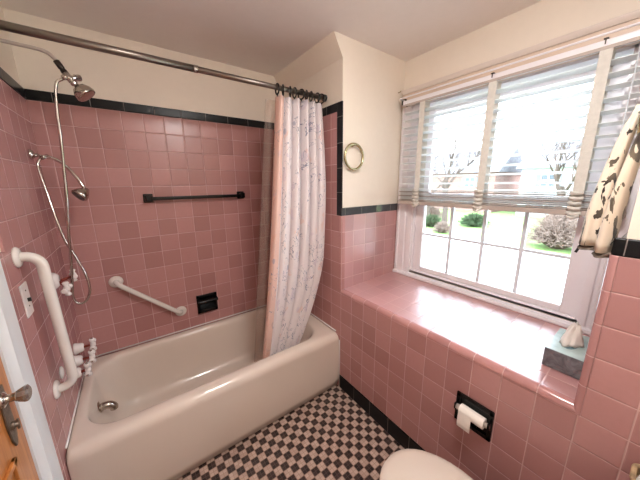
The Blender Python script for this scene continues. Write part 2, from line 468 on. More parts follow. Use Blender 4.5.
# jambs, outer frame steps
j = MB()
for ya, yb in ((WY0, WY0-.012), (WY1, WY1+.012)): j.box(XW, XW+.13, ya, yb, WZ0-.014, WZ1)
j.box(XW, XW+.13, WY1, WY0, WZ1-.012, WZ1)
j.build('jamb', M['white_trim'], wi)
MB().prism([(XW+.0, .842), (XW+.0, .862), (XW+.02, .866), (XW+.13, .86), (XW+.13, .842)], 'y', WY1, WY0).build('inner_sill', M['white_trim'], wi, bevel=.002)
XG = 2.09
def sash(x, z0, z1, n, nz, bot, top, name):
    s = MB(); a, b = WY0-.012, WY1+.012
    gl0, gl1 = -.960, -1.767
    s.box(x-.018, x+.018, a, gl0, z0, z1).box(x-.018, x+.018, b, gl1, z0, z1)
    s.box(x-.018, x+.018, gl0, gl1, z0, z0+bot).box(x-.018, x+.018, gl0, gl1, z1-top, z1)
    o = s.build(name, M['white_trim'], wi, bevel=.004)
    m = MB(); g0, g1 = z0+bot, z1-top
    for k in range(1, n):
        y = gl0+(gl1-gl0)*k/n; m.box(x-.009, x+.009, y-.009, y+.009, g0, g1)
    for k in range(1, nz):
        z = g0+(g1-g0)*k/nz; m.box(x-.0085, x+.0085, gl0, gl1, z-.008, z+.008)
    if n*nz > 1: m.build('muntins', M['munt'], o)
    MB().box(x-.002, x+.002, gl0, gl1, g0, g1).build('glass', M['glass'], o)
M['munt'] = plain('muntin_pale_blue', 'dde4ec', .35, var=.02)
sash(XG, .866, 1.445, 4, 2, .036, .040, 'lower_sash')
sash(XG+.038, 1.41, 2.03, 1, 1, .040, .040, 'upper_sash')

# ---- door in the left wall
d = sroot('door_1')
dp = MB(); dp.box(-.035, .004, DY0-.012, DY1+.012, .01, DZ-.01); slab = dp.build('slab', M['wood'], d, bevel=.002)
pn = MB()
for z0, z1 in ((.18, .80), (1.0, 1.88)):
    for ya, yb in ((-1.075, -1.30), (-1.38, -1.60)):
        for (a1, a2, b1, b2) in ((ya, yb, z0, z0+.018), (ya, yb, z1-.018, z1), (ya, ya-.018, z0, z1), (yb+.018, yb, z0, z1)):
            pn.box(.004, .012, a1, a2, b1, b2)
        pn.box(.004, .008, ya-.045, yb+.045, z0+.045, z1-.045)
pn.build('panel_moulding', M['wood'], slab, bevel=.003)
KY, KZ = -1.040, .958
kb = MB().lathe([(0, .022), (.004, .023), (.007, .016), (.012, .011), (.024, .011), (.027, .014), (.029, .014)], (.005, KY, KZ), (1, 0, 0))
kb.build('knob_rose', M['nickel'], slab, smooth=True)
kn = MB().lathe([(.027, .011), (.030, .016), (.043, .0225), (.049, .0225), (.053, .016), (.053, 0)], (.005, KY, KZ), (1, 0, 0), seg=10)
kn.build('door_knob', M['crystal'], slab)
es = MB().prism([(KY-.020, KZ-.02), (KY-.022, KZ-.08), (KY-.016, KZ-.125), (KY-.004, KZ-.15), (KY+.004, KZ-.15), (KY+.016, KZ-.125), (KY+.022, KZ-.08), (KY+.020, KZ-.02), (KY+.018, KZ+.04), (KY-.018, KZ+.04)], 'x', .004, .009)
es.build('escutcheon', M['aged'], slab, bevel=.002)
MB().lathe([(0, .012), (.006, .012), (.008, .008), (.014, .006)], (.008, KY, KZ-.085), (1, 0, 0)).box(.018, .023, KY-.004, KY+.004, KZ-.10, KZ-.07).build('thumb_turn', M['aged'], slab, smooth=False, bevel=.001)
# door casing
dc = sroot('trim_1')
prof = [(0, -.852), (.014, -.852), (.020, -.858), (.020, -.905), (.016, -.910), (.016, -.928), (.022, -.933), (.022, -.944), (.012, -.953), (.008, -.970), (-.03, -.970), (-.03, -.962), (0, -.962)]
MB().prism(prof, 'z', 0, 2.14).build('casing', M['door_casing'], dc, bevel=.001)
MB().prism([(x, DY0+DY1-y) for x, y in prof], 'z', 0, 2.14).build('casing', M['door_casing'], dc, bevel=.001)
MB().box(0, .02, DY1, DY0, DZ, 2.14).build('casing', M['door_casing'], dc, bevel=.002)

# ================================================================ bathtub
def rr(x0, x1, y0, y1, z, r, n=8, zf=None):
    """rounded rectangle ring; r may be 4 radii: (x1,y1),(x0,y1),(x0,y0),(x1,y0)"""
    r = r if isinstance(r, (list, tuple)) else [r]*4; out = []
    for (cx, cy, sx, sy, q), ra in zip(((x1, y1, -1, -1, 0), (x0, y1, 1, -1, 1), (x0, y0, 1, 1, 2), (x1, y0, -1, 1, 3)), r):
        for k in range(n+1):
            a = q*PI/2+k*PI/2/n
            x = cx+sx*ra+ra*math.cos(a); y = cy+sy*ra+ra*math.sin(a)
            out.append((x, y, z))
    return out
bt = thing('bathtub', (L/2, -.37, 0), 'cream white enamelled bathtub along the pink tiled back wall', 'bathtub')
e = .002
X0, X1, YB_, YF = e, L-e, -.006, -.742
H = .452
t = MB()
rings = [rr(X0, X1, YF, YB_, 0, .004), rr(X0, X1, YF, YB_, .02, .004), rr(X0, X1, YF+.004, YB_, H-.075, .006), rr(X0, X1, YF+.001, YB_, H-.052, .008),
         rr(X0, X1, YF+.004, YB_, H-.034, .010), rr(X0+.001, X1-.001, YF+.013, YB_-.002, H-.016, .014), rr(X0+.003, X1-.003, YF+.028, YB_-.003, H-.004, .02), rr(X0+.006, X1-.006, YF+.045, YB_-.006, H, .03)]
# inside
i0 = dict(x0=.048, x1=1.365, y0=-.655, y1=-.055)
def inner(dx0, dx1, dy0, dy1, z, r): return rr(i0['x0']+dx0, i0['x1']-dx1, i0['y0']+dy0, i0['y1']-dy1, z, r)
rings += [inner(-.008, -.012, -.012, -.010, H+.001, .15), inner(0, 0, 0, 0, H-.006, .15), inner(.004, .012, .008, .010, H-.022, .15),
          inner(.010, .03, .016, .018, H-.07, .15), inner(.024, .08, .03, .03, H-.18, .15), inner(.05, .14, .05, .05, H-.28, .14),
          inner(.075, .20, .075, .075, H-.335, .12), inner(.12, .27, .12, .12, H-.352, .09), inner(.18, .34, .18, .18, H-.356, .05)]
t.loops(rings, cap0=True, cap1=True)
t.build('basin', M['tub'], bt, smooth=True, sub=1)
MB().lathe([(0, .028), (.003, .028), (.004, .02)], (.40, -.355, H-.356), (0, 0, 1)).build('drain', M['chrome'], bt, smooth=True)
# caulk beads
MB().tube([(.01, -.004, H+.006), (L-.01, -.004, H+.006)], .005, 6).tube([(.003, -.01, H+.005), (.003, -.70, H+.004)], .004, 6).tube([(L-.003, -.01, H+.005), (L-.003, -.70, H+.004)], .004, 6)\
    .tube([(L-.003, YF-.001, .005), (L-.003, YF-.001, H-.05)], .004, 6).build('caulk_bead', M['porcelain'], bt, smooth=True)

# spout in the tub end
sp = thing('tub_spout', (.066, -.33, .33), 'chrome tub spout on the plumbing end inside the bathtub', 'spout')
MB().lathe([(0, .040), (.006, .040), (.010, .030), (.016, .022)], (.056, -.333, .314), (1, 0, -.05)).build('flange', M['nickel'], sp, smooth=True)
MB().tube(bez([(.062, -.333, .312), (.085, -.333, .320), (.108, -.333, .316), (.124, -.333, .298), (.125, -.333, .282)], 5), [.021]*6+[.0205]*6+[.020]*6+[.019]*3, 14).build('spout_body', M['nickel'], sp, smooth=True)

# ================================================================ valves
def cross_handle(mb, c, ax=(1, 0, 0), r=.040, rot=0.0):
    c = Vector(c); ax = Vector(ax).normalized()
    u = Vector((0, 0, 1)); u = (u-ax*u.dot(ax)).normalized(); v = ax.cross(u)
    for k in range(4):
        a = rot+k*PI/2; dd = u*math.cos(a)+v*math.sin(a)
        mb.lathe([(0, .011), (.012, .010), (.017, .008), (.025, .012), (r-.003, .013), (r, .009), (r+.001, 0)], c, dd, seg=12)
    mb.lathe([(-.012, .006), (-.010, .013), (.008, .014), (.012, .010), (.013, 0)], c, ax, seg=14)
def valve(y, z, label, cat='tap', reach=.078, rot=.2):
    v = thing('tap', (0, y, z), label, cat, 'porcelain taps of the bath')
    MB().lathe([(0, .032), (.006, .033), (.016, .029), (.034, .024), (.040, .018), (.040, 0)], (.0, y, z), (1, 0, 0)).build('escutcheon', M['porcelain'], v, smooth=True)
    MB().lathe([(.038, .008), (reach-.008, .007)], (0, y, z), (1, 0, 0), 12).build('stem', M['red_metal'], v, smooth=True)
    h = MB(); cross_handle(h, (reach, y, z), rot=rot); h.build('cross_handle', M['porcelain'], v, smooth=True)
    for k in range(4):
        a = rot+k*PI/2
        MB().lathe([(.040, .006), (.043, .005), (.044, 0)], (reach, y, z), (0, -math.sin(a), math.cos(a)), seg=8).build('arm_cap', M['nickel'], v, smooth=True)
    return v
valve(-.215, .648, 'white porcelain cross handle tap nearest the back corner above the tub')
valve(-.300, .620, 'middle white porcelain cross handle tap of the row of three above the tub')
valve(-.385, .600, 'white porcelain cross handle tap of the row of three nearest the door', reach=.066)
uv_ = thing('shower_valve', (0, -.32, 1.075), 'white porcelain shower valve with two cross handles beside the hose loop', 'shower valve')
MB().lathe([(0, .040), (.010, .042), (.020, .036), (.028, .026), (.028, 0)], (0, -.325, 1.080), (1, 0, 0)).build('escutcheon', M['porcelain'], uv_, smooth=True)
MB().tube([(.024, -.325, 1.072), (.047, -.32, 1.045)], .008, 10).tube([(.030, -.31, 1.072), (.070, -.262, 1.076)], .007, 10).build('stem', M['red_metal'], uv_, smooth=True)
h = MB(); cross_handle(h, (.048, -.330, 1.032), (1, -.2, 0), r=.036, rot=.1); h.build('cross_handle', M['porcelain'], uv_, smooth=True)
h = MB(); cross_handle(h, (.070, -.262, 1.078), (1, .3, 0), r=.032, rot=.05); h.build('cross_handle', M['porcelain'], uv_, smooth=True)

# ================================================================ shower
sh = thing('fixed_shower', (0, -.33, 2.09), 'chrome fixed shower head on a painted arm under the ceiling', 'shower head')
MB().lathe([(0, .03), (.004, .03), (.012, .014)], (0, -.33, 2.10), (1, 0, 0)).build('flange', M['chrome'], sh, smooth=True)
MB().tube(bez([(.005, -.33, 2.10), (.07, -.33, 2.098), (.150, -.33, 2.092), (.184, -.33, 2.062)], 6), .0075, 12).build('arm', M['cream_pipe'] if 'cream_pipe' in M else M['tan_slat'], sh, smooth=True)
MB().lathe([(0, .009), (.002, .012), (.03, .012), (.034, .010), (.042, .0125), (.055, .0125)], (.180, -.33, 2.064), (.45, 0, -.89), 14).build('coupling', M['bronze'], sh, smooth=True)
dv = MB(); dv.lathe([(-.018, .013), (.018, .013)], (.211, -.33, 2.004), (.5, 0, -.86), 14)
dv.tube([(.211, -.33, 2.004), (.190, -.338, 1.996)], .010, 12)
dv.build('diverter', M['chrome'], sh, smooth=True)
MB().lathe([(.008, .008), (.024, .009), (.026, .014), (.046, .014), (.048, 0)], (.211, -.33, 2.004), (.75, .5, .25), 8).build('diverter_knob', M['chrome'], sh)
hd = Vector((.62, -.12, -.78)).normalized()
MB().lathe([(0, .012), (.012, .015), (.016, .010), (.024, .012), (.032, .028), (.048, .038), (.066, .042), (.072, .040), (.074, .032), (.075, 0)], (.220, -.33, 1.990), hd, 24).build('head', M['nickel'], sh, smooth=True)

HC = (.024, -.185, 1.655)
hs = thing('handheld_shower', (.02, -.185, 1.66), 'chrome handheld shower with curved handle hooked on the left wall', 'hand shower')
HP = bez([(.050, -.182, 1.668), (.078, -.185, 1.662), (.109, -.190, 1.640), (.149, -.200, 1.582), (.176, -.210, 1.515)], 7)
MB().tube(HP, [.0085]*8+[.0075]*(len(HP)-8), 12).build('handle', M['chrome'], hs, smooth=True)
MB().lathe([(-.030, .008), (-.018, .018), (-.004, .028), (.010, .035), (.022, .037), (.026, .034), (.027, 0)], (.166, -.212, 1.492), (-.62, -.30, -.55), 22).build('head', M['nickel'], hs, smooth=True)
MB().lathe([(0, .0), (.0005, .030), (.002, .030), (.003, 0)], (.166, -.212, 1.492) if False else tuple(Vector((.166, -.212, 1.492))+Vector((-.62, -.30, -.55)).normalized()*.0272), (-.62, -.30, -.55), 22).build('spray_face', M['blackplastic'], hs, smooth=False)
hb = thing('shower_holder', (0, -.17, 1.675), 'chrome wall bracket holding the handheld shower on the left wall', 'shower bracket')
MB().lathe([(0, .024), (.006, .024), (.014, .018), (.020, .010), (.020, 0)], (0, -.17, 1.678), (1, 0, 0)).build('flange', M['chrome'], hb, smooth=True)
MB().tube([(.015, -.17, 1.676), (.050, -.182, 1.668)], .008, 10).tube([(.045, -.200, 1.662), (.058, -.168, 1.672)], .010, 10).build('hook', M['chrome'], hb, smooth=True)

HO = bez([(.189, -.340, 1.990), (.166, -.340, 1.965), (.152, -.340, 1.870), (.143, -.340, 1.732), (.130, -.330, 1.600), (.118, -.330, 1.463), (.096, -.320, 1.295), (.080, -.300, 1.160), (.064, -.290, 1.042), (.054, -.282, .968), (.068, -.280, .928), (.099, -.280, .934),
          (.123, -.280, .988), (.120, -.280, 1.073), (.098, -.275, 1.165), (.070, -.265, 1.262), (.052, -.245, 1.372), (.038, -.220, 1.486), (.026, -.200, 1.581), (.022, -.190, 1.625), (.030, -.185, 1.650), (.046, -.182, 1.665)], 6)
ho = MB().tube(HO, [.0058+.0005*(k % 2) for k in range(len(HO))], 10).build('shower_hose', M['chrome'], None, smooth=True)
tag(ho, 'long metal shower hose looping down to the taps on the left', 'hose')

# ================================================================ grab bars
def grab(label, a, b, n, off=.055, r=.0165):
    a, b, n = Vector(a), Vector(b), Vector(n); d = (b-a).normalized()
    g = thing('grab_bar', a, label, 'grab bar')
    rb = .045; pts = [a+n*.006]
    for k in range(7):
        q = k*PI/12; pts.append(a+n*(off-rb)+d*rb*(1-math.cos(q))+n*rb*math.sin(q))
    for k in range(7):
        q = PI/2-k*PI/12; pts.append(b+n*(off-rb)-d*rb*(1-math.cos(q))+n*rb*math.sin(q))
    pts.append(b+n*.006)
    MB().tube(pts, r, 16).build('bar', M['white_enamel'], g, smooth=True)
    for c in (a, b):
        MB().lathe([(0, .038), (.004, .038), (.009, .034), (.012, .024), (.012, 0)], c, n, 24).build('flange', M['white_enamel'], g, smooth=True)
    return g
grab('white vertical grab bar on the left tiled wall beside the door casing', (0, -.664, 1.278), (0, -.628, .692), (1, 0, 0), off=.060, r=.0175)
grab('white slanted grab bar on the back wall left of the soap dish', (.215, 0, .925), (.552, 0, .612), (0, -1, 0), off=.05, r=.0145)
cp = thing('hole_cover', (0, -.515, .70), 'small white oval cover on the left tiles behind the grab bar', 'cover')
MB().lathe([(0, .028), (.004, .027), (.008, .018), (.009, 0)], (0, -.515, .70), (1, 0, 0)).build('cap', M['white_enamel'], cp, smooth=True)

# ================================================================ black fixtures of the back wall
tb = thing('towel_bar', (.76, 0, 1.443), 'black ceramic towel bar on the pink back wall above the tub', 'towel bar')
MB().box(.450, 1.07, -.052, -.034, 1.431, 1.453).build('bar', M['black'], tb, bevel=.003)
for x in (.455, 1.062):
    MB().prism([(x-.027, 1.416), (x+.027, 1.416), (x+.027, 1.472), (x-.027, 1.472)], 'y', 0, -.012).build('mounting_plate', M['black'], tb, bevel=.004)
    MB().box(x-.018, x+.018, -.012, -.066, 1.424, 1.464).build('post', M['black'], tb, bevel=.006)
sd = thing('soap_dish', (.736, 0, .626), 'black ceramic soap dish set in the back wall above the tub rim', 'soap dish')
x0, x1, z0, z1 = .663, .810, .553, .700
MB().box(x0, x1, 0, -.014, z1-.022, z1).box(x0, x1, 0, -.014, z0, z0+.022).box(x0, x0+.02, 0, -.014, z0, z1).box(x1-.02, x1, 0, -.014, z0, z1).build('frame', M['black'], sd, bevel=.004)
MB().box(x0+.01, x1-.01, -.001, -.003, z0+.01, z1-.01).build('recess', M['black'], sd)
MB().prism([(-.003, z0+.022), (-.05, z0+.034), (-.055, z0+.044), (-.048, z0+.046), (-.003, z0+.036)], 'x', x0+.02, x1-.02).build('tray', M['black'], sd, bevel=.002)
MB().tube([(x0+.012, -.042, z1-.045), (x1-.002, -.042, z1-.045)], .009, 12).box(x0+.006, x0+.02, -.008, -.048, z1-.055, z1-.035).box(x1-.014, x1, -.008, -.048, z1-.058, z1-.032).build('grab_rail', M['black'], sd, bevel=.003)

# ================================================================ toilet paper
tp = thing('toilet_paper_holder', (L, -1.66, .515), 'black ceramic recessed toilet paper holder in the pink wall below the windowsill', 'paper holder')
y0, y1, z0, z1 = -1.583, -1.735, .444, .592
MB().box(L, L-.012, y0, y1, z1-.022, z1).box(L, L-.012, y0, y1, z0, z0+.02).box(L, L-.012, y0, y0-.02, z0, z1).box(L, L-.012, y1+.018, y1, z0, z1).build('frame', M['black'], tp, bevel=.004)
MB().box(L-.0005, L-.003, y0-.01, y1+.01, z0+.01, z1-.01).build('recess', M['black'], tp)
MB().tube([(L-.026, y0-.012, .530), (L-.026, y1+.012, .530)], .011, 14).lathe([(0, .004), (.006, .013), (.016, .011)], (L-.026, y0-.012, .530), (0, -1, 0), 14).build('roller', M['wood_roller'] if 'wood_roller' in M else M['tan_slat'], tp, smooth=True)
for yy in (y0-.008, y1+.008):
    MB().box(L-.006, L-.036, yy-.004, yy+.004, .516, .546).build('roller_arm', M['black'], tp, bevel=.003)
ro = thing('toilet_paper_roll', (L-.026, -1.66, .530), 'nearly used white toilet paper roll with a loose end hanging down', 'toilet paper')
MB().lathe([(-.050, .0120), (-.050, .0235), (.050, .0235), (.050, .0120)], (L-.026, -1.662, .530), (0, 1, 0), 28).build('paper_roll', M['paper'], ro, smooth=False, bevel=.002)
MB().prism([(L-.0490, .532), (L-.0515, .51), (L-.0525, .475), (L-.049, .455), (L-.048, .455), (L-.0505, .51), (L-.048, .533)], 'y', -1.614, -1.668).build('loose_sheet', M['paper'], ro)

# ================================================================ switch plate
sw = thing('light_switch', (0, -.665, 1.125), 'white wall switch plate behind the vertical grab bar', 'light switch')
MB().box(0, .005, -.645, -.715, 1.058, 1.182).build('plate', M['plate'], sw, bevel=.0025)
MB().box(.005, .015, -.677, -.684, 1.112, 1.126).build('toggle', M['blackplastic'], sw, bevel=.001)
for z in (1.095, 1.155): MB().lathe([(0, .003), (.0015, .003), (.0016, 0)], (.005, -.680, z), (1, 0, 0), 10).build('screw', M['bronze'], sw)

# ================================================================ curtain rod, rings, curtain
YRD, ZRD = -.585, 2.062
rd = thing('shower_rod', (L/2, YRD, ZRD), 'long metal shower curtain rod spanning the tub alcove', 'curtain rod')
MB().tube([(.006, YRD, ZRD), (.70, YRD, ZRD)], .0150, 18).build('outer_tube', M['rod'], rd, smooth=True)
MB().tube([(.69, YRD, ZRD), (L-.006, YRD, ZRD)], .0135, 18).build('inner_tube', M['rod'], rd, smooth=True)
MB().tube([(.685, YRD, ZRD), (.702, YRD, ZRD)], .0160, 18).build('collar', M['chrome'], rd, smooth=True)
for x, s in ((.001, 1), (L-.001, -1)):
    MB().lathe([(0, .021), (.012, .021), (.02, .017)], (x, YRD, ZRD), (s, 0, 0), 18).build('end_cap', M['blackplastic'], rd, smooth=True)
CX0, CX1, CX0b, CX1b = 1.112, 1.447, .935, 1.19
NR = 9
ringx = [CX0+.012+(CX1-CX0-.02)*k/(NR-1)+R.uniform(-.008, .008) for k in range(NR)]
first = None
for k, x in enumerate(ringx):
    if first is None:
        a = [( .0, .024*math.cos(q), .027*math.sin(q)-.008) for q in [2*PI*i/20 for i in range(20)]]
        mb = MB(); mb.tube(a, .0045, 8, closed=True)
        mb.tube([(0, 0, -.030), (.001, 0, -.046)], .0035, 8)
        first = mb.build('curtain_ring', M['blackplastic'], None, smooth=True); o = first
    else: o = first.copy(); COL.objects.link(o)
    o.location = (x, YRD, ZRD); o.rotation_euler = (0, 0, R.uniform(-.45, .45))
    tag(o, 'black curtain ring hanging on the shower rod over the bunched curtain', 'curtain ring', 'black curtain rings on the shower rod')

def cloth(name, mat, x0, x1, x0b, x1b, z0, z1, folds, amp, amp2, yfun, width, seed, solid=.0012):
    rr_ = random.Random(seed); nx, nz = 220, 50
    ph = [rr_.uniform(0, 6) for _ in range(4)]
    bm = bmesh.new(); uvl = bm.loops.layers.uv.new('UVMap'); V = []
    for j in range(nz+1):
        v = j/nz; z = z1+(z0-z1)*v; row = []
        for i in range(nx+1):
            u = i/nx
            uu = u+.018*math.sin(5*u+ph[0])*math.sin(PI*u)
            a = uu*folds*2*PI
            am = amp*(.85+.15*v)*(.75+.35*math.sin(7*u+ph[1])+.15*math.sin(3*v+ph[2]))
            off = math.sin(a+.35*math.sin(2.2*v+u*4))*am+.25*am*math.sin(2*a+ph[3]+v)
            w3 = max(0, (v-.55)/.45)**1.6
            xa = x0+(x0b-x0)*v; xb = x1+(x1b-x1)*w3; xs = xa+(xb-xa)*u
            xs += math.cos(a)*amp2*(.5+.5*v)
            y = yfun(u, v)+off
            row.append(bm.verts.new((xs, y, z)))
        V.append(row)
    for j in range(nz):
        for i in range(nx):
            f = bm.faces.new([V[j][i], V[j][i+1], V[j+1][i+1], V[j+1][i]]); f.smooth = True
            for lp, (a, b) in zip(f.loops, ((i, j), (i+1, j), (i+1, j+1), (i, j+1))):
                lp[uvl].uv = (a/nx*width, b/nz*(z1-z0))
    mb = MB(); mb.bm.free(); mb.bm = bm
    o = mb.build(name, mat, None, smooth=True, solid=solid)
    return o
def ycur(u, v):      # hangs from the rod, tucked inside the tub at the bottom
    return YRD+.004-.062*u*min(1, v*3.5)*max(0, 1-v*1.1)+.055*max(0, (v-.35)/.65)**1.5+.02*max(0, v-.6)*u
cu = cloth('shower_curtain', M['curtain'], CX0, CX1, CX0b, CX1b, .22, 2.020, 6.5, .040, .013, ycur, 1.5, 3)
tag(cu, 'white shower curtain with peach leading edge and blue print bunched above the tub', 'shower curtain')
ln = cloth('shower_liner', M['liner'], CX0-.03, CX1-.04, CX0b-.03, CX1b-.10, .30, 2.018, 5.0, .012, .006, lambda u, v: YRD+.085+.03*v, 1.4, 9, solid=.0006)
tag(ln, 'clear vinyl shower liner hanging behind the printed curtain', 'shower liner')

# ================================================================ towel rings and towel
def towel_ring(x, z, ywall, s, label):
    g = thing('towel_ring', (x, ywall, z), label, 'towel ring')
    MB().lathe([(0, .013), (.005, .013), (.012, .008), (.026, .007), (.028, 0)], (x, ywall, z), (0, s, 0), 16).build('mount', M['brass'], g, smooth=True)
    pts = [(x+.078*math.sin(q), ywall+s*.022, z-.070-.004+.078*math.cos(q)) for q in [2*PI*i/40 for i in range(40)]]
    MB().tube(pts, .0085, 10, closed=True).build('ring', M['brass'], g, smooth=True)
towel_ring(1.556, 1.765, Y0+T, -1, 'empty brass towel ring on the cream wall left of the window')
towel_ring(1.545, 1.80, Y1-T, 1, 'brass towel ring beside the window holding the patterned towel')
tw = thing('hand_towel', (1.53, -1.90, 1.32), 'tan hand towel with black leaf print hanging at the right of the window', 'towel')
def lobe(cx, cy, rx, ry, z0, z1, seed, top=.45):
    rg = random.Random(seed); rings = []; n = 28
    for j in range(17):
        v = j/16; z = z0+(z1-z0)*v
        s = 1-(1-top)*max(0, v-.25)/.75
        if v > .93: s *= .8
        ring = []
        for k in range(n):
            a = 2*PI*k/n; w_ = 1+.10*math.sin(3*a+seed+v*1.5)+.06*math.sin(5*a+v*3)
            ring.append((cx+rx*s*w_*math.cos(a)+.02*(v), cy+ry*s*w_*math.sin(a)-.038*v*v, z))
        rings.append(ring)
    return rings
MB().loops(lobe(1.545, -1.888, .060, .024, 1.330, 1.735, 1)).build('folded_half', M['towel'], tw, smooth=True)
MB().loops(lobe(1.510, -1.922, .048, .020, 1.318, 1.735, 5)).build('folded_half', M['towel'], tw, smooth=True)
MB().loops(lobe(1.545, -1.888, .062, .0255, 1.316, 1.334, 1, 1)).build('hem', M['hem'], tw, smooth=True)
MB().loops(lobe(1.510, -1.922, .050, .0215, 1.304, 1.322, 5, 1)).build('hem', M['hem'], tw, smooth=True)
MB().tube([(1.515, -1.872, 1.325), (1.51, -1.864, 1.300)], .004, 6).build('hem_tag', M['blackplastic'], tw)

# ================================================================ venetian blind
vb = thing('venetian_blind', (2.0, -1.36, 1.36), 'white slatted venetian blind half lowered over the window', 'window blind')
BY0, BY1 = -.802, -1.915
MB().box(1.973, 2.028, BY0, BY1, 2.048, 2.074).build('headrail', M['white_trim'], vb, bevel=.004)
MB().box(1.970, 1.976, BY0, BY1, 2.036, 2.049).build('valance_strip', M['tan_slat'], vb, bevel=.001)
zs_ = []
z = 1.520
while z < 2.02: zs_.append(z); z += .0470
def slat_mb(z, tilt=.10, w_=.050):
    h = w_/2; pts = []
    for k in range(5):
        s = -h+w_*k/4; cz = .003*(1-(s/h)**2)
        pts.append((2.0+s*math.cos(tilt), z+s*math.sin(tilt)+cz))
    pts += [(x, zz-.0026) for x, zz in pts[::-1]]
    return pts
for z in zs_:
    MB().prism(slat_mb(z, -.15), 'y', BY0-.004, BY1+.004).build('slat', M['blind'], vb)
# lowered stack above the bottom rail
for k in range(9):
    MB().prism(slat_mb(1.405+k*.0095, .0, .050), 'y', BY0-.003-R.uniform(0, .003), BY1+.003).build('slat', M['blind' if k % 3 else 'tan_slat'], vb)
MB().box(1.972, 2.028, BY0, BY1, 1.372, 1.398).build('bottom_rail', M['tan_slat'], vb, bevel=.003)
for y in (-.955, -1.362, -1.765):
    for xa in (1.9715, 2.027): MB().box(xa, xa+.0015, y-.019, y+.019, 1.37, 2.045).build('ladder_tape', M['tape'], vb)
    q = MB()     # gathered folds of tape at the stack
    for k in range(5):
        q.tube([(1.968-.006*(k % 2), y-.024+.004*(k % 3), 1.385+.022*k), (1.962, y, 1.380+.023*k), (1.968, y+.024, 1.387+.022*k)], .008, 8)
    q.tube([(1.966, y-.018, 1.378), (1.962, y+.004, 1.362), (1.968, y+.02, 1.370)], .008, 8)
    q.build('tape_folds', M['tape'], vb, smooth=True)
MB().tube([(1.962, -1.855, 2.04), (1.962, -1.855, 1.40)], .0022, 6).build('pull_cord', M['munt'], vb)
for y in (-1.356, -1.758):
    MB().box(1.966, 2.0, y-.007, y+.007, 2.0745, 2.078).box(1.966, 1.968, y-.002, y+.002, 2.055, 2.078).build('headrail_clip', M['bronze'], vb)
MB().box(1.972, 2.05, BY0+.004, BY0+.010, 2.05, 2.078).build('end_bracket', M['bronze'], vb, bevel=.001)
cr = thing('sash_curtain_rod', (1.955, -1.36, 2.083), 'thin white curtain rod running in front of the blind headrail', 'curtain rod')
MB().tube([(2.02, Y0-.028, 2.088), (1.962, Y0-.032, 2.088), (1.955, Y0-.05, 2.088), (1.955, Y1+.05, 2.088), (1.962, Y1+.032, 2.088), (2.02, Y1+.028, 2.088)], .0048, 8).build('rod', M['white_trim'], cr, smooth=True)
for y in (Y0-.028, Y1+.028): MB().box(2.015, 2.035, y-.008, y+.008, 2.076, 2.100).build('bracket', M['bronze'], cr)
hk = tag(MB().tube([(1.99, Y0+T, 2.145), (1.99, Y0-.008, 2.145), (1.99, Y0-.016, 2.152)], .003, 8).build('wall_hook', M['brass'], None, smooth=True), 'tiny brass hook on the cream cheek beside the blind top', 'hook')

# ================================================================ tissue box
bx = thing('tissue_box', (1.70, -1.87, .805), 'grey marbled tissue box with pale mint top on the sill', 'tissue box')
BX0, BX1, BYa, BYb, BZ0, BZ1 = 1.618, 1.845, -1.818, -1.934, .8045, .882
MB().box(BX0, BX1, BYa, BYb, BZ0, BZ1).build('carton', M['marble'], bx, bevel=.002)
pts = []
MB().box(BX0+.001, BX1-.001, BYa-.001, BYb+.001, BZ1, BZ1+.0015).build('top_panel', M['mint'], bx)
MB().loops([[(1.725+.055*math.cos(a), -1.872+.026*math.sin(a), zz) for a in [2*PI*k/24 for k in range(24)]] for zz in (BZ1+.0014, BZ1+.0026)]).build('slot', M['slot'], bx)
ts = MB(); n = 26; rg = random.Random(4); rings = []
for j in range(7):
    v = j/6; ring = []
    for k in range(n):
        a = 2*PI*k/n; rad = .040*(1-v)**.7+.010+.010*math.sin(a*3+v*2)*(1-v*.3)+.006*math.sin(7*a+4*v)
        ring.append((1.735+rad*math.cos(a)*1.1+.02*v, -1.872+rad*math.sin(a)*.62-.006*v, BZ1+.003+.075*v+.010*math.sin(5*a)*v))
    rings.append(ring)
ts.loops(rings)
to = ts.build('tissue', M['paper'], None, smooth=True); tag(to, 'white paper tissue pulled up out of the tissue box', 'tissue')

# ================================================================ toilet
tl = thing('toilet', (1.085, -1.85, 0), 'cream toilet with closed lid below the windowsill', 'toilet')
def oval(cx, yf, yb, wd, z, n=40, p=2.3, sh=.0):
    cy = (yf+yb)/2; ry = (yf-yb)/2; out = []
    for k in range(n):
        a = 2*PI*k/n; c, s = math.cos(a), math.sin(a)
        x = abs(c)**(2/p)*(1 if c >= 0 else -1)*wd/2; y = abs(s)**(2/p)*(1 if s >= 0 else -1)*ry
        if s > 0: x *= 1-.13*s*s
        out.append((cx+x, cy+y, z))
    return out
CX = 1.09; YT = -1.505
MB().loops([oval(CX, YT-.16, -2.10, .22, 0), oval(CX, YT-.15, -2.10, .23, .03), oval(CX, YT-.17, -2.08, .20, .12), oval(CX, YT-.10, -2.08, .25, .22), oval(CX, YT-.03, -2.08, .34, .33), oval(CX, YT-.008, -2.08, .365, .375), oval(CX, YT-.008, -2.08, .365, .388)]).build('bowl', M['toilet'], tl, smooth=True)
MB().loops([oval(CX, YT-.004, -2.02, .37, .389), oval(CX, YT-.001, -2.02, .375, .396), oval(CX, YT-.004, -2.02, .37, .404)]).build('seat', M['toilet'], tl, smooth=True)
MB().loops([oval(CX, YT, -2.02, .378, .4045), oval(CX, YT+.002, -2.02, .382, .411), oval(CX, YT-.002, -2.02, .374, .418), oval(CX, YT-.022, -2.01, .33, .423), oval(CX, YT-.10, -1.98, .20, .4255)]).build('lid', M['toilet'], tl, smooth=True)
MB().box(CX-.225, CX+.20, -2.30, -2.105, .38, .715).build('tank', M['toilet'], tl, bevel=.02, seg=3)
